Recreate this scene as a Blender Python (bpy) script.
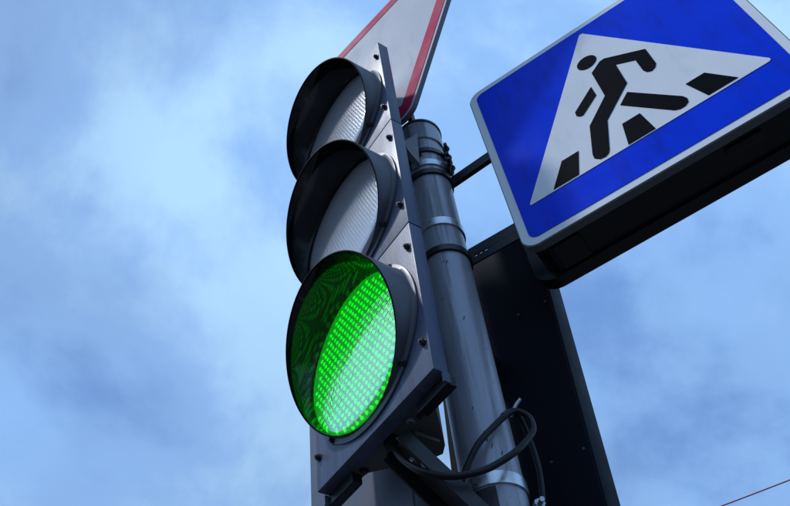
import bpy, bmesh, math, random
from mathutils import Vector, Matrix
random.seed(7)
PI = math.pi
for o in list(bpy.data.objects):
    bpy.data.objects.remove(o)
scn = bpy.context.scene
col = scn.collection

# ------------------------------------------------------------------ camera
cam_d = bpy.data.cameras.new('camera')
cam = bpy.data.objects.new('camera', cam_d); col.objects.link(cam)
RT, UP, FW = Vector((0.989621, 0.110188, -0.092242)), Vector((0.143701, -0.758831, 0.635237)), Vector((0, 0.641899, 0.766789))
m = Matrix((RT, UP, -FW)).transposed().to_4x4(); m.translation = (0, 0, 1.6)
cam.matrix_world = m
cam_d.sensor_width = 36; cam_d.lens = 40.213; cam_d.clip_start = 0.02; cam_d.clip_end = 6000
scn.camera = cam

# ------------------------------------------------------------------ sky and sun
SUN_TO = Vector((-1.20, -0.34, 1.85)).normalized()          # direction towards the sun
SUN_EL = math.asin(SUN_TO.z); SUN_AZ = math.atan2(SUN_TO.x, SUN_TO.y)
world = bpy.data.worlds.new('World'); scn.world = world; world.use_nodes = True
wn, wl = world.node_tree.nodes, world.node_tree.links
wn.clear()
w_out = wn.new('ShaderNodeOutputWorld'); w_bg = wn.new('ShaderNodeBackground'); w_bg.inputs['Strength'].default_value = 0.12
sky = wn.new('ShaderNodeTexSky'); sky.sky_type = 'NISHITA'; sky.sun_disc = False
sky.sun_elevation = SUN_EL; sky.sun_rotation = SUN_AZ
sky.air_density = 1.0; sky.dust_density = 0.6; sky.ozone_density = 2.5
tc = wn.new('ShaderNodeTexCoord')
mp = wn.new('ShaderNodeMapping'); mp.inputs['Scale'].default_value = (1.0, 1.0, 1.0); mp.inputs['Rotation'].default_value = (0.3, 0.5, 0.9)
wl.new(tc.outputs['Generated'], mp.inputs['Vector'])
def wnoise(scale, detail, rough, dist, seed):
    n = wn.new('ShaderNodeTexNoise'); n.noise_dimensions = '4D'; n.inputs['W'].default_value = seed
    n.inputs['Scale'].default_value = scale; n.inputs['Detail'].default_value = detail
    n.inputs['Roughness'].default_value = rough; n.inputs['Distortion'].default_value = dist
    wl.new(mp.outputs['Vector'], n.inputs['Vector']); return n
def wramp(src, stops):
    r = wn.new('ShaderNodeValToRGB'); wl.new(src, r.inputs['Fac']); e = r.color_ramp.elements
    r.color_ramp.interpolation = 'EASE'
    e[0].position, e[0].color = stops[0][0], (*stops[0][1], 1); e[1].position, e[1].color = stops[-1][0], (*stops[-1][1], 1)
    for p, c in stops[1:-1]:
        x = e.new(p); x.color = (*c, 1)
    return r
def wmix(a, b, f, mode='MIX'):
    x = wn.new('ShaderNodeMix'); x.data_type = 'RGBA'; x.blend_type = mode
    for s, v in ((x.inputs[6], a), (x.inputs[7], b), (x.inputs[0], f)):
        if hasattr(v, 'is_linked') or hasattr(v, 'links'): wl.new(v, s)
        else: s.default_value = v
    return x.outputs[2]
n1 = wnoise(1.6, 6, 0.50, 0.2, 1.7)        # large cloud banks
n2 = wnoise(3.0, 8, 0.56, 0.30, 12.2)         # thinner veil and darker undersides
cloud = wramp(n2.outputs['Fac'], [(0.34, (1.25, 2.6, 5.6)), (0.50, (2.25, 4.1, 7.4)), (0.65, (3.7, 5.9, 8.5))])
cover = wramp(n1.outputs['Fac'], [(0.30, (0.55,)*3), (0.60, (1.0,)*3)])
skycol = wmix(sky.outputs['Color'], cloud.outputs['Color'], cover.outputs['Color'])
wl.new(skycol, w_bg.inputs['Color']); wl.new(w_bg.outputs['Background'], w_out.inputs['Surface'])

sun_d = bpy.data.lights.new('sun', 'SUN'); sun_d.energy = 2.0; sun_d.angle = math.radians(5); sun_d.color = (0.92, 0.95, 1.0)
sun = bpy.data.objects.new('sun', sun_d); col.objects.link(sun)
sun.rotation_euler = (-SUN_TO).to_track_quat('-Z', 'Y').to_euler(); sun.location = (-4, -2, 9)
scn.view_settings.view_transform = 'Standard'; scn.view_settings.look = 'None'
scn.view_settings.exposure = 0.12; scn.view_settings.gamma = 1.0; scn.view_settings.use_curve_mapping = False

# ------------------------------------------------------------------ materials
def mat(name, base, rough=0.5, metal=0.0, spec=0.5, var=0.12, vscale=14.0, bump=0.0, bscale=220.0, stretch=(1, 1, 1),
        rvar=0.10, dirt=None, dirt_lo=0.6, dirt_hi=0.75, dscale=9.0, coat=0.0):
    m = bpy.data.materials.new(name); m.use_nodes = True
    N, Lk = m.node_tree.nodes, m.node_tree.links
    b = N['Principled BSDF']
    b.inputs['Metallic'].default_value = metal; b.inputs['Specular IOR Level'].default_value = spec
    b.inputs['Coat Weight'].default_value = coat; b.inputs['Coat Roughness'].default_value = 0.12
    t = N.new('ShaderNodeTexCoord'); mp = N.new('ShaderNodeMapping'); mp.inputs['Scale'].default_value = stretch
    Lk.new(t.outputs['Object'], mp.inputs['Vector'])
    n = N.new('ShaderNodeTexNoise'); n.inputs['Scale'].default_value = vscale; n.inputs['Detail'].default_value = 7; n.inputs['Roughness'].default_value = 0.6
    Lk.new(mp.outputs['Vector'], n.inputs['Vector'])
    r = N.new('ShaderNodeValToRGB'); e = r.color_ramp.elements
    e[0].position, e[1].position = 0.3, 0.7
    e[0].color = (*[c * (1 - var) for c in base], 1); e[1].color = (*[min(1, c * (1 + var)) for c in base], 1)
    Lk.new(n.outputs['Fac'], r.inputs['Fac'])
    out = r.outputs['Color']
    if dirt:
        d = N.new('ShaderNodeTexNoise'); d.inputs['Scale'].default_value = dscale; d.inputs['Detail'].default_value = 9; d.inputs['Roughness'].default_value = 0.65
        mp2 = N.new('ShaderNodeMapping'); mp2.inputs['Scale'].default_value = (stretch[0] * 1.6, stretch[1] * 1.6, stretch[2] * 0.35); mp2.inputs['Location'].default_value = (3.1, 1.7, 0.4)
        Lk.new(t.outputs['Object'], mp2.inputs['Vector']); Lk.new(mp2.outputs['Vector'], d.inputs['Vector'])
        dr = N.new('ShaderNodeMapRange'); dr.inputs['From Min'].default_value = dirt_lo; dr.inputs['From Max'].default_value = dirt_hi; dr.inputs['To Max'].default_value = 0.75
        Lk.new(d.outputs['Fac'], dr.inputs['Value'])
        mx = N.new('ShaderNodeMix'); mx.data_type = 'RGBA'; Lk.new(dr.outputs['Result'], mx.inputs[0]); Lk.new(out, mx.inputs[6]); mx.inputs[7].default_value = (*dirt, 1)
        out = mx.outputs[2]
    Lk.new(out, b.inputs['Base Color'])
    rr = N.new('ShaderNodeMapRange'); rr.inputs['From Min'].default_value = 0.3; rr.inputs['From Max'].default_value = 0.7
    rr.inputs['To Min'].default_value = max(0.02, rough - rvar); rr.inputs['To Max'].default_value = min(1, rough + rvar)
    Lk.new(n.outputs['Fac'], rr.inputs['Value']); Lk.new(rr.outputs['Result'], b.inputs['Roughness'])
    if bump:
        bn = N.new('ShaderNodeTexNoise'); bn.inputs['Scale'].default_value = bscale; bn.inputs['Detail'].default_value = 4
        Lk.new(mp.outputs['Vector'], bn.inputs['Vector'])
        bp = N.new('ShaderNodeBump'); bp.inputs['Strength'].default_value = bump; bp.inputs['Distance'].default_value = 0.002
        Lk.new(bn.outputs['Fac'], bp.inputs['Height']); Lk.new(bp.outputs['Normal'], b.inputs['Normal'])
    return m

M_HOUSE = mat('painted grey housing', (0.080, 0.096, 0.152), 0.42, 0.0, 0.35, 0.18, 14, 0.14, 400, (1, 1, 0.25), dirt=(0.038, 0.040, 0.050), dirt_lo=0.48, dirt_hi=0.68, dscale=26)
M_BODY = mat('dark grey housing back', (0.13, 0.125, 0.12), 0.55, 0.0, 0.4, 0.15, 12, 0.08, 300)
M_VISOR = mat('grey visor outside', (0.085, 0.085, 0.10), 0.40, 0.0, 0.5, 0.10, 10, 0.05, 300, dirt=(0.07, 0.068, 0.066), dirt_lo=0.58)
M_VIN = mat('black visor inside', (0.004, 0.004, 0.005), 0.05, 0.0, 0.6, 0.2, 20, 0.05, 45, rvar=0.02)
M_GALV = mat('weathered grey pole paint', (0.36, 0.36, 0.41), 0.38, 0.25, 0.5, 0.18, 16, 0.16, 160, (1, 1, 0.2), dirt=(0.09, 0.088, 0.095), dirt_lo=0.52, dirt_hi=0.66, dscale=22)
M_BAND = mat('bright steel band', (0.62, 0.63, 0.65), 0.30, 0.9, 0.5, 0.16, 60, 0.10, 260, dirt=(0.2, 0.19, 0.18), dirt_lo=0.55)
M_DARKST = mat('dark painted steel', (0.014, 0.014, 0.016), 0.42, 0.1, 0.5, 0.25, 30, 0.12, 240)
M_ARM = mat('worn bracket steel', (0.055, 0.05, 0.047), 0.5, 0.3, 0.5, 0.35, 40, 0.2, 200, dirt=(0.10, 0.07, 0.05), dirt_lo=0.6)
M_BOLT = mat('dull bolt', (0.055, 0.05, 0.05), 0.42, 0.6, 0.5, 0.3, 150, 0.0)
M_BOLTB = mat('zinc bolt', (0.42, 0.42, 0.44), 0.33, 0.9, 0.5, 0.2, 150, 0.0)
M_BOX = mat('black sign box', (0.006, 0.006, 0.007), 0.38, 0.0, 0.4, 0.3, 10, 0.06, 150, dirt=(0.03, 0.028, 0.026), dirt_lo=0.58, dirt_hi=0.8)
M_PANEL = mat('dark cabinet paint', (0.007, 0.0075, 0.013), 0.65, 0.0, 0.06, 0.25, 6, 0.08, 260, dirt=(0.010, 0.010, 0.017), dirt_lo=0.55, dirt_hi=0.8)
M_REAR = mat('blue grey cabinet paint', (0.085, 0.09, 0.115), 0.5, 0.0, 0.45, 0.15, 6, 0.08, 260, dirt=(0.05, 0.05, 0.055), dirt_lo=0.55, dirt_hi=0.72)
M_BLUE = mat('blue sign film', (0.0, 0.040, 0.70), 0.28, 0.0, 0.07, 0.06, 5, 0.02, 90, dirt=(0.008, 0.02, 0.30), dirt_lo=0.48, dirt_hi=0.80, dscale=20)
M_WFILM = mat('white sign film', (0.80, 0.80, 0.80), 0.36, 0.0, 0.12, 0.04, 6, 0.02, 90, dirt=(0.5, 0.5, 0.5), dirt_lo=0.56, dirt_hi=0.9)
M_BFILM = mat('black sign film', (0.002, 0.002, 0.003), 0.5, 0.0, 0.03, 0.2, 10)
M_YFILM = mat('aged white sign film', (0.56, 0.56, 0.58), 0.5, 0.0, 0.02, 0.05, 6, 0.02, 90, dirt=(0.33, 0.33, 0.35), dirt_lo=0.58, dirt_hi=0.9)
M_RED = mat('faded red sign film', (0.52, 0.022, 0.09), 0.5, 0.0, 0.02, 0.08, 9, 0.02, 90)
M_SIGNBK = mat('grey sign back', (0.16, 0.165, 0.18), 0.5, 0.3, 0.5, 0.12, 12, 0.05)
M_EAR = mat('pale clamp paint', (0.27, 0.27, 0.28), 0.6, 0.0, 0.3, 0.2, 60, 0.15, 200)
M_CABLE = mat('black cable rubber', (0.006, 0.006, 0.007), 0.45, 0.0, 0.3, 0.25, 60, 0.10, 300)
M_WIRE = mat('dull red wire', (0.45, 0.11, 0.17), 0.5, 0.0, 0.4, 0.1)
M_GROUND = mat('asphalt', (0.05, 0.05, 0.05), 0.9, 0.0, 0.3, 0.25, 3, 0.3, 60)

def emis_mat(name, colr, strength, base, var):
    m = bpy.data.materials.new(name); m.use_nodes = True
    N, Lk = m.node_tree.nodes, m.node_tree.links; b = N['Principled BSDF']
    b.inputs['Base Color'].default_value = (*base, 1); b.inputs['Roughness'].default_value = 0.4
    b.inputs['Emission Color'].default_value = (*colr, 1)
    t = N.new('ShaderNodeTexCoord'); n = N.new('ShaderNodeTexNoise'); n.inputs['Scale'].default_value = 70; n.inputs['Detail'].default_value = 1
    Lk.new(t.outputs['Object'], n.inputs['Vector'])
    r = N.new('ShaderNodeMapRange'); r.inputs['From Min'].default_value = 0.3; r.inputs['From Max'].default_value = 0.7
    r.inputs['To Min'].default_value = strength * (1 - var); r.inputs['To Max'].default_value = strength * (1 + var)
    Lk.new(n.outputs['Fac'], r.inputs['Value']); Lk.new(r.outputs['Result'], b.inputs['Emission Strength'])
    return m
M_LEDG = emis_mat('lit green led', (0.003, 1.0, 0.014), 2.7, (0.02, 0.2, 0.04), 0.35)
M_BOARDG = emis_mat('green led board', (0.002, 1.0, 0.012), 0.24, (0.01, 0.06, 0.02), 0.45)
M_LEDO = mat('unlit clear led', (0.84, 0.82, 0.86), 0.5, 0.0, 0.6, 0.1, 60)
M_BOARDO = mat('unlit led board', (0.62, 0.61, 0.66), 0.4, 0.1, 0.5, 0.12, 40)

def cover_mat(name, tint, ior, rough, bump, scatter=0.0, milk=0.0, ior_t=1.12, rough_t=0.1, facet=150, fdist=0.002):
    m = bpy.data.materials.new(name); m.use_nodes = True
    N, Lk = m.node_tree.nodes, m.node_tree.links; N.clear()
    o = N.new('ShaderNodeOutputMaterial'); mx = N.new('ShaderNodeMixShader'); tr = N.new('ShaderNodeBsdfRefraction'); tr.inputs['IOR'].default_value = ior_t; tr.inputs['Roughness'].default_value = rough_t; gl = N.new('ShaderNodeBsdfGlossy')
    tr.inputs['Color'].default_value = (*tint, 1); gl.inputs['Roughness'].default_value = rough; gl.inputs['Color'].default_value = (1, 1, 1, 1)
    t = N.new('ShaderNodeTexCoord'); mp = N.new('ShaderNodeMapping'); mp.inputs['Rotation'].default_value = (0, math.radians(20), 0)
    Lk.new(t.outputs['Object'], mp.inputs['Vector'])
    vo = N.new('ShaderNodeTexVoronoi'); vo.inputs['Scale'].default_value = facet; vo.inputs['Randomness'].default_value = 0.25; vo.distance = 'CHEBYCHEV'
    Lk.new(mp.outputs['Vector'], vo.inputs['Vector'])
    bp = N.new('ShaderNodeBump'); bp.inputs['Strength'].default_value = bump; bp.inputs['Distance'].default_value = fdist
    Lk.new(vo.outputs['Distance'], bp.inputs['Height']); Lk.new(bp.outputs['Normal'], gl.inputs['Normal']); Lk.new(bp.outputs['Normal'], tr.inputs['Normal'])
    fr = N.new('ShaderNodeFresnel'); fr.inputs['IOR'].default_value = ior
    tl_ = N.new('ShaderNodeBsdfTranslucent'); tl_.inputs['Color'].default_value = (*tint, 1); m2 = N.new('ShaderNodeMixShader'); m2.inputs['Fac'].default_value = scatter
    Lk.new(tr.outputs['BSDF'], m2.inputs[1]); Lk.new(tl_.outputs['BSDF'], m2.inputs[2])
    df = N.new('ShaderNodeBsdfDiffuse'); Lk.new(bp.outputs['Normal'], df.inputs['Normal']); df.inputs['Color'].default_value = (0.86, 0.84, 0.86, 1); m3 = N.new('ShaderNodeMixShader'); m3.inputs['Fac'].default_value = milk
    Lk.new(m2.outputs['Shader'], m3.inputs[1]); Lk.new(df.outputs['BSDF'], m3.inputs[2])
    Lk.new(fr.outputs['Fac'], mx.inputs['Fac']); Lk.new(m3.outputs['Shader'], mx.inputs[1]); Lk.new(gl.outputs['BSDF'], mx.inputs[2]); Lk.new(mx.outputs['Shader'], o.inputs['Surface'])
    return m
M_COVG = cover_mat('clear green lens cover', (0.85, 1.0, 0.9), 6.2, 0.05, 0.40, 0.32, 0.08, 1.2, 0.25, 150, 0.0015)
M_COVC = cover_mat('clear lens cover', (0.95, 0.93, 0.97), 4.2, 0.15, 0.34, 0.15, 0.38, 1.08, 0.05, 140, 0.002)

# ------------------------------------------------------------------ mesh helpers
def obj(name, bm, mats, parent=None, smooth=False, angle=35):
    me = bpy.data.meshes.new(name)
    bmesh.ops.recalc_face_normals(bm, faces=bm.faces)
    bm.to_mesh(me); bm.free()
    for mm in (mats if isinstance(mats, (list, tuple)) else [mats]): me.materials.append(mm)
    o = bpy.data.objects.new(name, me); col.objects.link(o)
    if smooth:
        me.shade_smooth() if hasattr(me, 'shade_smooth') else None
        try: me.set_sharp_from_angle(angle=math.radians(angle))
        except Exception: pass
    if parent: o.parent = parent
    return o
def share(src, name, parent, loc=(0, 0, 0), rot=None):
    o = bpy.data.objects.new(name, src.data); col.objects.link(o); o.parent = parent; o.location = loc
    if rot: o.rotation_euler = rot
    return o
def tag(o, label, cat, group=None):
    o['label'] = label; o['category'] = cat
    if group: o['group'] = group
    return o
def empty(name, loc, rot=(0, 0, 0)):
    o = bpy.data.objects.new(name, None); col.objects.link(o); o.location = loc; o.rotation_euler = rot; o.empty_display_size = 0.1
    return o
def box(bm, x0, x1, y0, y1, z0, z1, bev=0.0, seg=2, mi=0):
    g = bmesh.ops.create_cube(bm, size=1.0)
    for v in g['verts']:
        v.co = Vector(((x0 + x1) / 2 + v.co.x * (x1 - x0), (y0 + y1) / 2 + v.co.y * (y1 - y0), (z0 + z1) / 2 + v.co.z * (z1 - z0)))
    fs = set(f for v in g['verts'] for f in v.link_faces)
    for f in fs: f.material_index = mi
    if bev:
        es = list({e for v in g['verts'] for e in v.link_edges})
        bmesh.ops.bevel(bm, geom=es, offset=bev, segments=seg, affect='EDGES', profile=0.6)
def frame_of(d):
    d = d.normalized(); a = Vector((0, 0, 1)) if abs(d.z) < 0.9 else Vector((1, 0, 0))
    x = d.cross(a).normalized(); return x, x.cross(d).normalized()
def tube(bm, pts, r, seg=12, cap=True, sub=6):
    P = [Vector(p) for p in pts]
    if sub > 1 and len(P) > 2:
        Q = []
        for i in range(len(P) - 1):
            p0, p1, p2, p3 = P[max(i - 1, 0)], P[i], P[i + 1], P[min(i + 2, len(P) - 1)]
            for k in range(sub):
                t = k / sub
                Q.append(0.5 * ((2 * p1) + (p2 - p0) * t + (2 * p0 - 5 * p1 + 4 * p2 - p3) * t * t + (3 * p1 - p0 - 3 * p2 + p3) * t ** 3))
        Q.append(P[-1]); P = Q
    rings = []; x = None
    for i, p in enumerate(P):
        d = (P[min(i + 1, len(P) - 1)] - P[max(i - 1, 0)]).normalized()
        if x is None: x, y = frame_of(d)
        else:
            x = (x - d * x.dot(d)).normalized(); y = d.cross(x)
        rr = r(i / (len(P) - 1)) if callable(r) else r
        rings.append([bm.verts.new(p + rr * (math.cos(2 * PI * k / seg) * x + math.sin(2 * PI * k / seg) * y)) for k in range(seg)])
    for a, b in zip(rings, rings[1:]):
        for k in range(seg): bm.faces.new((a[k], a[(k + 1) % seg], b[(k + 1) % seg], b[k]))
    if cap:
        bm.faces.new(rings[0]); bm.faces.new(rings[-1])
def lathe(bm, prof, seg=64, axis='z', a0=0, a1=2 * PI, mi=0):
    full = abs(a1 - a0 - 2 * PI) < 1e-6; n = seg if full else seg + 1; rings = []
    for r, h in prof:
        ring = []
        for k in range(n):
            a = a0 + (a1 - a0) * k / seg; c, s = math.cos(a), math.sin(a)
            ring.append(bm.verts.new((r * c, r * s, h) if axis == 'z' else (r * c, h, r * s)))
        rings.append(ring)
    for a, b in zip(rings, rings[1:]):
        for k in range(seg if full else seg):
            j = (k + 1) % n
            f = bm.faces.new((a[k], a[j], b[j], b[k])); f.material_index = mi
    return rings
def rounded(pts, rad, seg=8):
    out = []; n = len(pts)
    for i in range(n):
        a, b, c = Vector(pts[i - 1]), Vector(pts[i]), Vector(pts[(i + 1) % n])
        r = rad[i] if isinstance(rad, (list, tuple)) else rad
        if r <= 0: out.append(tuple(b)); continue
        u, v = (a - b).normalized(), (c - b).normalized(); ang = u.angle(v); d = r / math.tan(ang / 2)
        cen = b + (u + v).normalized() * (r / math.sin(ang / 2)); s, e = b + u * d - cen, b + v * d - cen
        tot = s.angle_signed(e)
        for k in range(seg + 1):
            t = -tot * k / seg; out.append((cen.x + s.x * math.cos(t) - s.y * math.sin(t), cen.y + s.x * math.sin(t) + s.y * math.cos(t)))
    return out
def prism(bm, outl, y0, y1, mi=0, bev=0.0):
    """outline in x,z extruded from y0 (front) to y1 (back)"""
    a = [bm.verts.new((x, y0, z)) for x, z in outl]; b = [bm.verts.new((x, y1, z)) for x, z in outl]
    fa = bm.faces.new(a); fb = bm.faces.new(list(reversed(b))); n = len(a); fs = [fa, fb]
    for k in range(n): fs.append(bm.faces.new((a[k], b[k], b[(k + 1) % n], a[(k + 1) % n])))
    for f in fs: f.material_index = mi
    if bev: bmesh.ops.bevel(bm, geom=list(fa.edges), offset=bev, segments=2, affect='EDGES', profile=0.6)
def ring_prism(bm, o1, o2, y0, y1):
    n = len(o1)
    vs = [[bm.verts.new((x, y, z)) for x, z in o] for o in (o1, o2) for y in (y0, y1)]
    for k in range(n):
        j = (k + 1) % n
        bm.faces.new((vs[0][k], vs[0][j], vs[2][j], vs[2][k])); bm.faces.new((vs[1][k], vs[3][k], vs[3][j], vs[1][j]))
        bm.faces.new((vs[0][k], vs[1][k], vs[1][j], vs[0][j])); bm.faces.new((vs[2][k], vs[2][j], vs[3][j], vs[3][k]))
def hexhead(bm, r=0.007, h=0.006, shank=0.0, axis='y'):
    """bolt head that stands out along -y from the origin, with a washer"""
    lathe(bm, [(0.0001, -0.0015), (r * 1.35, -0.0015), (r * 1.35, 0.001), (0.0001, 0.001)], 14, 'y')
    lathe(bm, [(r, -0.001), (r, -h), (r * 0.85, -h - 0.0012), (0.0001, -h - 0.0012)], 6, 'y')
    if shank: lathe(bm, [(r * 0.55, -h), (r * 0.55, -h - shank), (0.0001, -h - shank)], 8, 'y')

# ------------------------------------------------------------------ ground (out of the picture, carries the pole)
bm = bmesh.new(); bmesh.ops.create_grid(bm, x_segments=2, y_segments=2, size=400)
g = obj('ground', bm, M_GROUND); g['kind'] = 'structure'

# ------------------------------------------------------------------ pole
PX, PY, PR, PTOP = 0.1002, 1.1958, 0.0497, 3.452
pole = empty('steel_pole', (PX, PY, 0.0))
tag(pole, 'thick round grey steel pole with steel bands behind the traffic light', 'pole')
bm = bmesh.new(); lathe(bm, [(PR, -0.02), (PR, 3.38)], 64); obj('shaft', bm, M_GALV, pole, True)
bm = bmesh.new()
lathe(bm, [(PR + 0.0005, 3.375), (PR + 0.0035, 3.377), (PR + 0.0035, PTOP), (PR - 0.004, PTOP + 0.006), (0.0001, PTOP + 0.008)], 64); obj('cap', bm, M_GALV, pole, True)
bm = bmesh.new(); lathe(bm, [(PR + 0.0032, PTOP - 0.006), (PR + 0.006, PTOP - 0.005), (PR + 0.006, PTOP + 0.002), (PR + 0.002, PTOP + 0.007)], 64); obj('cap_rim', bm, M_DARKST, pole, True)
def band(z, h, t, material, name):
    bm = bmesh.new(); lathe(bm, [(PR, z), (PR + t, z + 0.001), (PR + t, z + h - 0.001), (PR, z + h)], 64)
    return obj(name, bm, material, pole, True)
for z, h in ((3.262, 0.022), (3.040, 0.024), (2.392, 0.024)): band(z, h, 0.0035, M_BAND, 'steel_band')
band(3.315, 0.016, 0.0045, M_DARKST, 'dark_band')
# tube on top of the pole that carries the triangular sign
bm = bmesh.new(); tube(bm, [(-0.012, -0.032, 3.30), (-0.012, -0.032, 4.02)], 0.0185, 24, True, 1); obj('sign_tube', bm, M_DARKST, pole, True)

# chipped paint marks on the shaft
def chip(ang, z, w, h):
    bm = bmesh.new(); n = 11; c = []
    for k in range(n):
        t = 2 * PI * k / n; r = random.uniform(0.55, 1.0)
        a = ang + w * r * math.cos(t) / PR + 0.25 * h * math.sin(t) / PR; c.append(bm.verts.new(((PR + 0.0004) * math.cos(a), (PR + 0.0004) * math.sin(a), z + h * r * math.sin(t))))
    bm.faces.new(c); obj('paint_chip', bm, M_BOLT, pole)
for a, z in [(-1.567, 2.493), (-1.527, 2.476), (-1.409, 2.464), (-1.125, 2.451), (-1.404, 2.757), (-1.589, 2.919)]:
    chip(a, z, random.uniform(0.0012, 0.0022), random.uniform(0.003, 0.009))
for k in range(16):
    chip(random.uniform(-2.4, -0.5), random.uniform(2.3, 3.4), random.uniform(0.0006, 0.0014), random.uniform(0.0012, 0.005))
# clamp bolts that stick out of the bands on the right
def clamp_bolt(z, ang, rot=0.4, s=1.0):
    bm = bmesh.new()
    box(bm, -0.004, 0.004, -0.010 * s, 0.010 * s, -0.011, 0.011, 0.0015)                  # lug
    bmesh.ops.translate(bm, verts=bm.verts, vec=(0.006, 0, 0))
    tube(bm, [(0.008, -0.034 * s, 0), (0.008, 0.026 * s, 0)], 0.0042, 10, True, 1)
    lathe(bm, [(0.0001, 0)], 3)
    for y in (-0.020 * s, 0.016 * s):
        r = lathe(bm, [(0.0001, y), (0.0085, y), (0.0085, y + 0.007), (0.0001, y + 0.007)], 6, 'y')
        for ring in r:
            for v in ring: v.co.x += 0.008
    o = obj('clamp_bolt', bm, [M_BOLT], pole, True, 25)
    o.location = ((PR + 0.003) * math.cos(ang), (PR + 0.003) * math.sin(ang), z); o.rotation_euler = (0.15, 0.1, ang + rot)
    return o
clamp_bolt(3.330, math.radians(-28)); clamp_bolt(3.300, math.radians(-22), 0.2); clamp_bolt(3.270, math.radians(-32), 0.5, 0.9)
cb = clamp_bolt(2.366, math.radians(-12)); cb.data.materials[0] = M_BOLTB

# ------------------------------------------------------------------ traffic light
W, H = 0.3348, 0.35
TYAW = -0.87624
TX = Vector((0.03128, 0.9565, 2.4724)) + Matrix.Rotation(TYAW, 3, 'Z') @ Vector((-W / 2, 0, 0))
tl = empty('traffic_light', TX, (0, 0, TYAW))
tag(tl, 'three-lamp grey traffic light on the pole with its bottom lamp lit green', 'traffic light')
HW = W / 2
# screw shared by all
bm = bmesh.new(); hexhead(bm, 0.0058, 0.007, 0.004)
screw0 = None
def screw(parent, loc, rot=0.0):
    global screw0, bm_screw
    if screw0 is None:
        b = bmesh.new(); hexhead(b, 0.0055, 0.006, 0.004)
        screw0 = obj('screw', b, M_BOLT, parent, True, 25); screw0.location = loc; screw0.rotation_euler = (0, rot, 0); return screw0
    return share(screw0, 'screw', parent, loc, (0, rot, 0))
bm.free()
VR = 0.152
def vdepth(a): return 0.055 + 0.049 * math.sin(a)
def visor_mesh():
    bm = bmesh.new(); n = 96
    def ringv(r, f): return [bm.verts.new((r * math.cos(2 * PI * k / n), f(2 * PI * k / n), r * math.sin(2 * PI * k / n))) for k in range(n)]
    rows = []
    def fy(t, add=0.0): return lambda a: -(0.006 + (vdepth(a) - 0.006) * t) - add
    seq = [(VR + 0.008, lambda a: -0.0008, 0), (VR + 0.008, lambda a: -0.004, 0), (VR + 0.0015, lambda a: -0.0055, 0), (VR, fy(0.02), 0), (VR, fy(0.5), 0), (VR, fy(0.97), 0), (VR - 0.0006, fy(1.0), 1),
           (VR - 0.0028, fy(1.0), 1), (VR - 0.0034, fy(0.97), 1), (VR - 0.0034, fy(0.66), 1), (VR - 0.0034, fy(0.33), 1), (VR - 0.0034, lambda a: -0.0012, 1)]
    rings = [ringv(r, f) for r, f, _ in seq]
    for i in range(len(rings) - 1):
        for k in range(n):
            f = bm.faces.new((rings[i][k], rings[i][(k + 1) % n], rings[i + 1][(k + 1) % n], rings[i + 1][k])); f.material_index = (2 if i in (6, 7) else 1) if seq[i][2] else (2 if i == 5 else 0)
    return bm
def lens_mesh():
    bm = bmesh.new(); prof = [(0.1472, -0.002), (0.1470, -0.008), (0.1450, -0.014), (0.1410, -0.0175)]
    for i in range(1, 13):
        t = i / 12; r = 0.141 * (1 - t) + 0.0001 * t; prof.append((r, -0.0175 - 0.0045 * (1 - (r / 0.141) ** 2)))
    lathe(bm, prof, 72, 'y'); return bm
def board_mesh():
    bm = bmesh.new(); lathe(bm, [(0.1485, -0.0004), (0.1485, -0.0022), (0.0001, -0.0022)], 64, 'y'); return bm
def led_mesh(rr, hh, s):
    bm = bmesh.new(); row = 0
    z = -0.142
    while z < 0.143:
        x = -0.16 + (s / 2 if row % 2 else 0)
        while x < 0.16:
            if math.hypot(x, z) < 0.1405:
                seg = 10; jx = random.uniform(-.0004, .0004); rings = []
                for ph in (0.0, 0.6, 1.15):
                    rings.append([bm.verts.new((x + jx + rr * math.cos(ph) * math.cos(2 * PI * k / seg), -0.0025 - hh * math.sin(ph), z + rr * math.cos(ph) * math.sin(2 * PI * k / seg))) for k in range(seg)])
                for a, b in zip(rings, rings[1:]):
                    for k in range(seg): bm.faces.new((a[k], a[(k + 1) % seg], b[(k + 1) % seg], b[k]))
                bm.faces.new(rings[-1])
            x += s
        z += s * 0.866; row += 1
    return bm
vis0 = None
names = {0: 'bottom section with the lit green lamp', 1: 'middle section with its unlit clear lamp', 2: 'top section with its unlit clear lamp'}
for s in range(3):
    bm = bmesh.new()
    z0, z1 = s * H + (0.0012 if s else 0), (s + 1) * H - (0.0012 if s < 2 else 0)
    box(bm, -HW, HW, 0.0, 0.0275, z0 - (s + .5) * H, z1 - (s + .5) * H, 0.0022, 2)
    sec = obj('signal_section', bm, M_HOUSE, tl, True, 30); sec.location = (0, 0, (s + .5) * H); sec['label'] = names[s]
    bm = visor_mesh(); v = obj('visor', bm, [M_VISOR, M_VIN, M_BFILM], sec, True, 40)
    ln = obj('lens', lens_mesh(), M_COVG if s == 0 else M_COVC, sec, True, 60)
    bd = obj('lamp_board', board_mesh(), M_BOARDG if s == 0 else M_BOARDO, sec, True)
    ld = obj('led_array', led_mesh(*((0.0034, 0.003, 0.0138) if s == 0 else (0.0052, 0.0050, 0.0115))), M_LEDG if s == 0 else M_LEDO, sec, True, 60); ld['kind'] = 'stuff'
    for sx in (-1, 1):
        for z in (-0.113, 0.116): screw(sec, (sx * (HW - 0.0115), 0, z), random.uniform(0, 1))
        for z in (-0.112, 0.110): screw(sec, (sx * 0.1045, -0.003, z * 1.02), random.uniform(0, 1))
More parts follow.
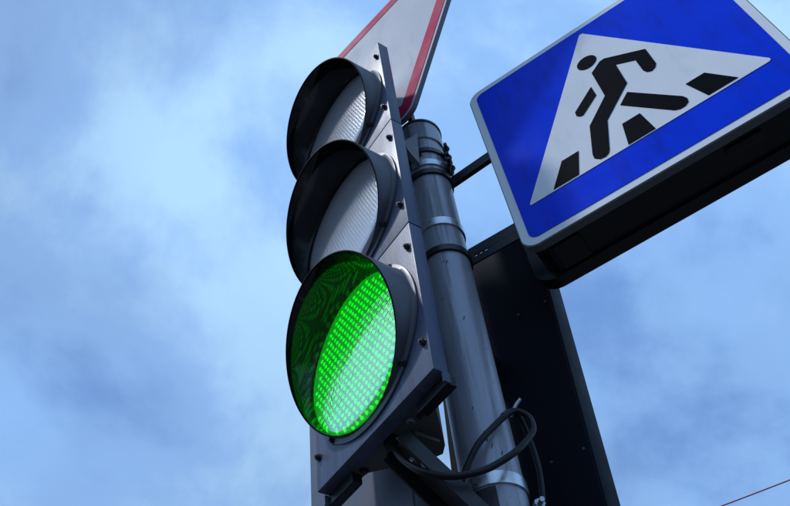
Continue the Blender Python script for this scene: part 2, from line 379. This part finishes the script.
# rear body: wedge in plan, narrowing towards the pole
bm = bmesh.new()
plan = [(-HW + 0.004, 0.0276), (HW - 0.014, 0.0276), (0.130, 0.040), (0.093, 0.057), (0.020, 0.128), (0.0, 0.138), (-0.020, 0.128), (-0.097, 0.055), (-HW + 0.004, 0.048)]
lo = [bm.verts.new((x, y, 0.010)) for x, y in plan]; hi = [bm.verts.new((x, y, 3 * H - 0.006)) for x, y in plan]
bm.faces.new(lo); bm.faces.new(hi)
for k in range(len(plan)): bm.faces.new((lo[k], lo[(k + 1) % len(plan)], hi[(k + 1) % len(plan)], hi[k]))
body = obj('rear_body', bm, M_BODY, tl)
for sx in (-1, 1):
    bm = bmesh.new(); x0, x1 = sorted((sx * HW, sx * (HW - 0.075))); box(bm, x0, x1, 0.021, 0.040, -0.020, -0.0015, 0.0012)
    obj('hinge_lug', bm, M_BOX, tl)  # black colour puts the shade on the lug's front into the material
    bm = bmesh.new(); x0, x1 = sorted((sx * (HW - 0.001), sx * (HW - 0.0045))); box(bm, x0 + sx * 0.0036, x1 + sx * 0.0036, 0.014, 0.0272, -0.020, -0.0005, 0.0005); obj('lug_lit_side', bm, M_HOUSE, tl)  # added housing-grey sheet, stands in for the lug's outer side catching light
# fittings on the underside
for x, y, r in ((0.045, 0.043, 0.007), (-0.094, 0.046, 0.006), (0.062, 0.050, 0.004)):
    bm = bmesh.new(); hexhead(bm, r, 0.004); o = obj('underside_screw', bm, M_BOLTB if r > 0.0065 else M_BOLT, tl, True, 25); o.location = (x, y, 0.0095); o.rotation_euler = (PI / 2, 0, 0)
bm = bmesh.new(); lathe(bm, [(0.0001, 0.010), (0.013, 0.010), (0.013, -0.006), (0.0095, -0.008), (0.0095, -0.020), (0.0001, -0.020)], 20); o = obj('cable_gland', bm, M_CABLE, tl, True); o.location = (-0.0065, 0.042, 0)

# ------------------------------------------------------------------ brackets that hold the traffic light (frame of the light)
PL = Vector((-0.1398 + HW, 0.2061, 0))            # pole axis in that frame
def lbar(bm, A, B, w, h, up=Vector((0, 0, 1)), bev=0.001):
    """bar of section w x h from A to B"""
    A, B = Vector(A), Vector(B); d = (B - A).normalized(); s = d.cross(up).normalized(); u = s.cross(d)
    vs = []
    for p in (A, B):
        for i, j in ((-1, -1), (1, -1), (1, 1), (-1, 1)): vs.append(bm.verts.new(p + s * i * w / 2 + u * j * h / 2))
    fs = [(0, 1, 2, 3), (7, 6, 5, 4), (0, 4, 5, 1), (1, 5, 6, 2), (2, 6, 7, 3), (3, 7, 4, 0)]
    nf = [bm.faces.new([vs[i] for i in f]) for f in fs]
    if bev: bmesh.ops.bevel(bm, geom=list({e for f in nf for e in f.edges}), offset=bev, segments=1, affect='EDGES')
lb = empty('mounting_bracket', TX, (0, 0, TYAW))
tag(lb, 'dark steel channel bracket under the traffic light reaching the pole', 'bracket', 'brackets holding the traffic light')
A, B = Vector((0.016, 0.040, -0.012)), Vector((0.040, 0.163, -0.135))
d = (B - A).normalized(); s = d.cross(Vector((0, 0, 1))).normalized(); u = s.cross(d)
bm = bmesh.new(); lbar(bm, A, B, 0.052, 0.004); obj('channel_web', bm, M_ARM, lb)
for i in (-1, 1):
    bm = bmesh.new(); lbar(bm, A + s * i * 0.028 - u * 0.013, B + s * i * 0.028 - u * 0.013, 0.004, 0.030); obj('channel_flange', bm, M_DARKST, lb)
for t, i in ((0.20, -0.3), (0.30, 0.25)):
    bm = bmesh.new(); hexhead(bm, 0.006, 0.005); o = obj('bolt', bm, M_BOLTB, lb, True, 25)
    o.location = A + (B - A) * t + s * i * 0.03 - u * 0.0022; o.rotation_mode = 'QUATERNION'; o.rotation_quaternion = u.to_track_quat('Y', 'Z')
bm = bmesh.new(); box(bm, -0.022, 0.03, 0.062, 0.11, 0.002, 0.0095, 0.001); obj('foot_plate', bm, M_BODY, lb)
bm = bmesh.new(); lathe(bm, [(PR + 0.001, -0.135), (PR + 0.006, -0.134), (PR + 0.006, -0.086), (PR + 0.001, -0.085)], 24, 'z', math.radians(200), math.radians(320)); o = obj('saddle', bm, M_DARKST, lb, True); o.location = PL

ub = empty('mounting_bracket', TX, (0, 0, TYAW))
tag(ub, 'small grey steel bracket between the top of the traffic light and the pole', 'bracket', 'brackets holding the traffic light')
bm = bmesh.new(); lbar(bm, (0.006, 0.132, 0.86), (0.020, 0.165, 0.86), 0.036, 0.06); obj('arm', bm, M_DARKST, ub)
bm = bmesh.new(); lathe(bm, [(PR + 0.001, 0.82), (PR + 0.009, 0.825), (PR + 0.009, 0.895), (PR + 0.001, 0.90)], 24, 'z', math.radians(215), math.radians(285)); o = obj('saddle', bm, M_DARKST, ub, True); o.location = PL
bm = bmesh.new(); ear = [Vector(p) for p in ((0.060, 0.124, 0.859), (0.0716, 0.160, 0.905), (0.0632, 0.156, 0.786), (0.0636, 0.128, 0.820))]
ea = [bm.verts.new(p) for p in ear]; eb = [bm.verts.new(p + Vector((-0.016, 0.004, 0.0))) for p in ear]
bm.faces.new(ea); bm.faces.new(eb)
for k in range(4): bm.faces.new((ea[k], ea[(k + 1) % 4], eb[(k + 1) % 4], eb[k]))
obj('clamp_ear', bm, M_EAR, ub)

# ------------------------------------------------------------------ flat housing behind, running down out of the picture
rp = empty('rear_panel', TX, (0, 0, TYAW))
tag(rp, 'flat blue-grey metal housing behind and below the green lamp', 'housing')
X0, X1 = -0.524 + HW, -0.205 + HW
bm = bmesh.new(); box(bm, X0, X1, 0.100, 0.138, -0.62, 0.33, 0.003); obj('case', bm, M_REAR, rp, True, 30)
bm = bmesh.new(); box(bm, X0 + 0.085, X1 - 0.004, 0.0965, 0.0998, -0.60, 0.31, 0.0012); obj('door', bm, M_REAR, rp, True, 30)
bm = bmesh.new(); lathe(bm, [(0.0001, -0.012), (0.010, -0.012), (0.010, 0.012), (0.0001, 0.012)], 14); o = obj('hinge', bm, M_REAR, rp, True); o.location = (X0 - 0.004, 0.116, 0.145)
bm = bmesh.new(); lbar(bm, (X1 - 0.002, 0.125, -0.3), (PL.x - PR + 0.002, 0.18, -0.3), 0.03, 0.05); obj('bracket_arm', bm, M_DARKST, rp)

# ------------------------------------------------------------------ blue crossing sign (light box)
SYAW = -0.48887
SC = Vector((0.50261, 0.96572, 3.17656))
RS = Matrix.Rotation(SYAW, 3, 'Z') @ Matrix.Rotation(-0.02979, 3, 'Y')
sg = empty('pedestrian_crossing_sign', SC); sg.rotation_euler = RS.to_euler()
tag(sg, 'square blue pedestrian crossing sign, a white triangle with a walking figure, on a black box', 'sign')
SH = 0.300
sq = lambda h, r: rounded([(-h, -h), (-h, h), (h, h), (h, -h)], r, 10)
bm = bmesh.new(); prism(bm, sq(SH, 0.032), 0.0, 0.016, bev=0.0015); obj('front_plate', bm, M_WFILM, sg, True, 30)
bm = bmesh.new(); ring_prism(bm, sq(SH + 0.0022, 0.034), sq(SH + 0.0003, 0.0322), 0.002, 0.020); obj('edge_trim', bm, M_SIGNBK, sg, True, 30)
bm = bmesh.new(); prism(bm, sq(0.2825, 0.020), -0.0012, 0.004); obj('blue_field', bm, M_BLUE, sg, True, 30)
bm = bmesh.new(); prism(bm, sq(SH - 0.006, 0.032), 0.021, 0.118); obj('light_box', bm, M_BOX, sg, True, 30)
bm = bmesh.new(); prism(bm, rounded([(-0.324, -0.3005), (-0.324, 0.3005), (0.324, 0.3005), (0.324, -0.3005)], 0.045, 10), 0.100, 0.131, bev=0.004); obj('box_rim', bm, M_BOX, sg, True, 30)
bm = bmesh.new(); prism(bm, rounded([(-0.2602, -0.1915), (-0.0008, 0.2650), (0.2585, -0.1890)], [0.004, 0.006, 0.006], 5), -0.0024, 0.002); obj('white_triangle', bm, M_WFILM, sg)
def film(name, pts, rad): 
    bm = bmesh.new(); prism(bm, rounded(pts, rad, 5) if rad else pts, -0.0036, 0.001); return obj(name, bm, M_BFILM, sg)
film('figure_head', [(-0.0225 + 0.0228 * math.cos(2 * PI * k / 28), 0.1415 + 0.0228 * math.sin(2 * PI * k / 28)) for k in range(28)], 0)
fb = [(-0.0252, 0.0941), (0.0017, 0.1167), (0.013, 0.1171), (0.0919, 0.0629), (0.0917, -0.0023), (0.0865, -0.0130), (0.077, -0.0183), (0.0676, -0.0125), (0.0633, 0.0004), (0.063, 0.0473), (0.0254, 0.0728), (0.0237, -0.0078), (-0.0474, -0.0828), (-0.0724, -0.1695), (-0.0770, -0.1780), (-0.0850, -0.1825), (-0.0965, -0.1800), (-0.1056, -0.1690), (-0.1050, -0.1550), (-0.0833, -0.0687), (-0.0267, -0.0053)]
film('figure_body', fb, [0, .004, .004] + [0] * (len(fb) - 3))
film('figure_arm', [(-0.0413, 0.0505), (-0.0408, 0.0141), (-0.0833, -0.0232), (-0.0908, -0.0215), (-0.0965, -0.0130), (-0.0955, 0.0005)], 0)
film('figure_leg', [(0.0141, -0.0358), (0.0943, -0.1450), (0.0985, -0.1570), (0.0960, -0.1690), (0.0876, -0.1749), (0.0770, -0.1750), (0.0669, -0.1690), (-0.011, -0.0622)], 0)
for q in ([(-0.1642, -0.1210), (-0.126, -0.1210), (-0.1458, -0.1905), (-0.2025, -0.1905)], [(0.0115, -0.1200), (0.0201, -0.1872), (-0.0373, -0.1872), (-0.0273, -0.1200)], [(0.1511, -0.1165), (0.1909, -0.1832), (0.1311, -0.1832), (0.1116, -0.1165)]):
    film('crossing_stripe', [(x, max(z, -0.187)) for x, z in q], 0)
bm = bmesh.new(); box(bm, -0.26, -0.20, 0.031, 0.095, -SH + 0.0015, -SH + 0.009, 0.002); obj('vent_cover', bm, M_BOX, sg)
bm = bmesh.new(); box(bm, 0.10, 0.17, 0.035, 0.055, -SH + 0.0005, -SH + 0.009, 0.002); obj('latch', bm, M_BOX, sg)

# ------------------------------------------------------------------ arms that carry the blue sign
SU = Matrix.Rotation(SYAW, 3, 'Z') @ Vector((1, 0, 0)); SN = Matrix.Rotation(SYAW, 3, 'Z') @ Vector((0, 1, 0))
def sign_arm(z, label, wide, holes):
    e = empty('sign_arm', (PX, PY, z), (0, 0, SYAW)); tag(e, label, 'bracket', 'arms carrying the blue sign')
    bm = bmesh.new(); lathe(bm, [(PR, -0.009), (PR + 0.005, -0.008), (PR + 0.005, 0.008), (PR, 0.009)], 56); obj('strap', bm, M_DARKST, e, True)
    bm = bmesh.new()
    if holes:                                     # perforated strip: five rungs leave real holes
        y0, y1, z0, z1 = 0.016, 0.020, -0.016, 0.034
        xs = [0.048, 0.060, 0.065, 0.072, 0.077, 0.084, 0.089, 0.26]
        box(bm, xs[0], xs[-1], y0, y1, z0, z0 + 0.018); box(bm, xs[0], xs[-1], y0 + 0.0003, y1 - 0.0003, z0 + 0.0235, z1)
        for i in range(0, len(xs), 2): box(bm, xs[i] + 0.0003, xs[i + 1] - 0.0003, y0 + 0.0006, y1 - 0.0006, z0 + 0.0175, z0 + 0.024)
    else:
        lbar(bm, (0.046, 0.022, 0.008), (0.26, 0.022, 0.030), 0.012, wide)
    obj('arm', bm, M_DARKST, e)
    bm = bmesh.new(); box(bm, -0.062, -0.046, -0.026, 0.004, -0.013, 0.013, 0.002); obj('clamp_lug', bm, M_DARKST, e)
    bm = bmesh.new(); hexhead(bm, 0.006, 0.006, 0.006); o = obj('bolt', bm, M_BOLTB, e, True, 25); o.location = (-0.055, -0.026, 0)
sign_arm(3.235, 'upper dark steel arm from pole to blue sign, plain bar', 0.030, False)
sign_arm(2.962, 'lower dark steel arm from pole to blue sign, with small round holes', 0.05, True)

# ------------------------------------------------------------------ dark cabinet behind the pole
dp = empty('dark_cabinet', Vector((PX, PY, 1.9)) + SN * 0.140, (0, -0.0, SYAW))
dp.rotation_euler = (Matrix.Rotation(SYAW, 3, 'Z') @ Matrix.Rotation(0.047, 3, 'Y')).to_euler()
tag(dp, 'tall dark navy metal cabinet behind the pole, below the blue sign', 'cabinet')
bm = bmesh.new(); box(bm, -0.170, 0.106, 0.0, 0.075, 0.0, 1.212, 0.004); obj('case', bm, M_PANEL, dp, True, 30)
bm = bmesh.new(); box(bm, -0.166, 0.103, -0.004, -0.0003, 0.01, 1.207, 0.001); obj('panel', bm, M_PANEL, dp, True, 30)
rv = None
for z in (0.62, 0.98):
    for x in (0.03, 0.092):
        if rv is None:
            bm = bmesh.new(); lathe(bm, [(0.0035, 0.0), (0.003, -0.0015), (0.0001, -0.002)], 8, 'y'); rv = obj('rivet', bm, M_BOLT, dp, True); rv.location = (x, -0.004, z)
        else: share(rv, 'rivet', dp, (x, -0.004, z))
bm = bmesh.new(); box(bm, -0.02, 0.02, -0.105, -0.0045, 0.86, 0.90, 0.001); obj('pole_saddle', bm, M_DARKST, dp).location.x = -0.055

# ------------------------------------------------------------------ triangular give-way sign
YYAW, YS = -0.71077, 0.7488
yg = empty('give_way_sign', (0.06425, 1.07809, 3.3216), (0, 0, YYAW))
tag(yg, 'white triangular sign with red border, point down, above the traffic light', 'sign')
def tri(inset, r):
    h = YS * 0.8660; i = inset
    return rounded([(0, 2 * i), (-YS / 2 + i * 1.732, h - i), (YS / 2 - i * 1.732, h - i)], r, 10)
bm = bmesh.new(); prism(bm, tri(0.0, 0.045), 0.0, 0.003); obj('plate', bm, M_YFILM, yg, True, 30)
bm = bmesh.new(); ring_prism(bm, tri(-0.0006, 0.0455), tri(0.0025, 0.0435), 0.0008, 0.013); obj('edge_flange', bm, M_SIGNBK, yg, True, 30)
bm = bmesh.new(); ring_prism(bm, tri(0.0085, 0.0365), tri(0.046, 0.006), -0.0012, 0.001); obj('red_border', bm, M_RED, yg)
for z in (0.20, 0.48):
    bm = bmesh.new(); box(bm, -0.16, 0.08, 0.004, 0.024, z - 0.015, z + 0.015, 0.002); box(bm, -0.075, -0.025, 0.0235, 0.075, z - 0.012, z + 0.012, 0.002); obj('back_rail', bm, M_DARKST, yg)

# ------------------------------------------------------------------ cables
C1 = [(-0.0477, 1.1165, 2.4724), (-0.0369, 1.0994, 2.4327), (-0.0096, 1.09, 2.3968), (0.0253, 1.0897, 2.3781), (0.0547, 1.0936, 2.3776), (0.0943, 1.106, 2.394), (0.1384, 1.1215, 2.4276), (0.1691, 1.1375, 2.4636), (0.1787, 1.1461, 2.4868), (0.1764, 1.1516, 2.5144), (0.1609, 1.1488, 2.5276), (0.1447, 1.1409, 2.5198), (0.1189, 1.1338, 2.4939), (0.0889, 1.1265, 2.4576), (0.0686, 1.1279, 2.4296), (0.0556, 1.1286, 2.4063), (0.0466, 1.1340, 2.3898)]
C1 = C1[:2] + [tuple(c + random.uniform(-.0012, .0012) for c in p) for p in C1[2:-1]] + C1[-1:]
bm = bmesh.new(); tube(bm, C1, 0.0055, 12, True, 7); tag(obj('cable', bm, M_CABLE, None, True, 60), 'black rubber cable looping from under the traffic light across the pole', 'cable')
C2 = [(0.1381, 1.1618, 2.532), (0.1541, 1.1699, 2.5464), (0.1684, 1.1881, 2.5437), (0.1781, 1.2069, 2.5102), (0.1803, 1.2066, 2.4587), (0.1764, 1.2072, 2.4115), (0.1663, 1.2086, 2.3593), (0.158, 1.2100, 2.28), (0.154, 1.21, 2.1), (0.154, 1.21, 0.0)]
bm = bmesh.new(); tube(bm, C2, 0.0048, 12, True, 7); tag(obj('cable', bm, M_CABLE, None, True, 60), 'black cable running down in front of the dark cabinet, right of the pole', 'cable')
bm = bmesh.new(); tube(bm, [(0.1500, 1.1560, 2.524), (0.160, 1.152, 2.540), (0.1712, 1.1500, 2.552)], 0.0032, 8, True, 5); tag(obj('cable_tie', bm, M_BOLTB, None, True, 60), 'short pale cable tie tail at the top of the cable loop', 'cable tie')
# overhead wire far behind
w1, w2 = Vector((0.34002, 0.94042, 0.57503)) * 14, Vector((0.41642, 0.90917, 0.57652)) * 14
dw = w2 - w1; pts = []
for k in range(41):
    t = -10 + 20 * k / 40; pts.append(w1 + dw * t + Vector((0, 0, 1.6 + 0.004 * (t - 0.5) ** 2)))
bm = bmesh.new(); tube(bm, pts, 0.012, 8, True, 1); tag(obj('overhead_wire', bm, M_WIRE, None, True, 60), 'thin dull red overhead wire crossing the sky at lower right', 'wire')
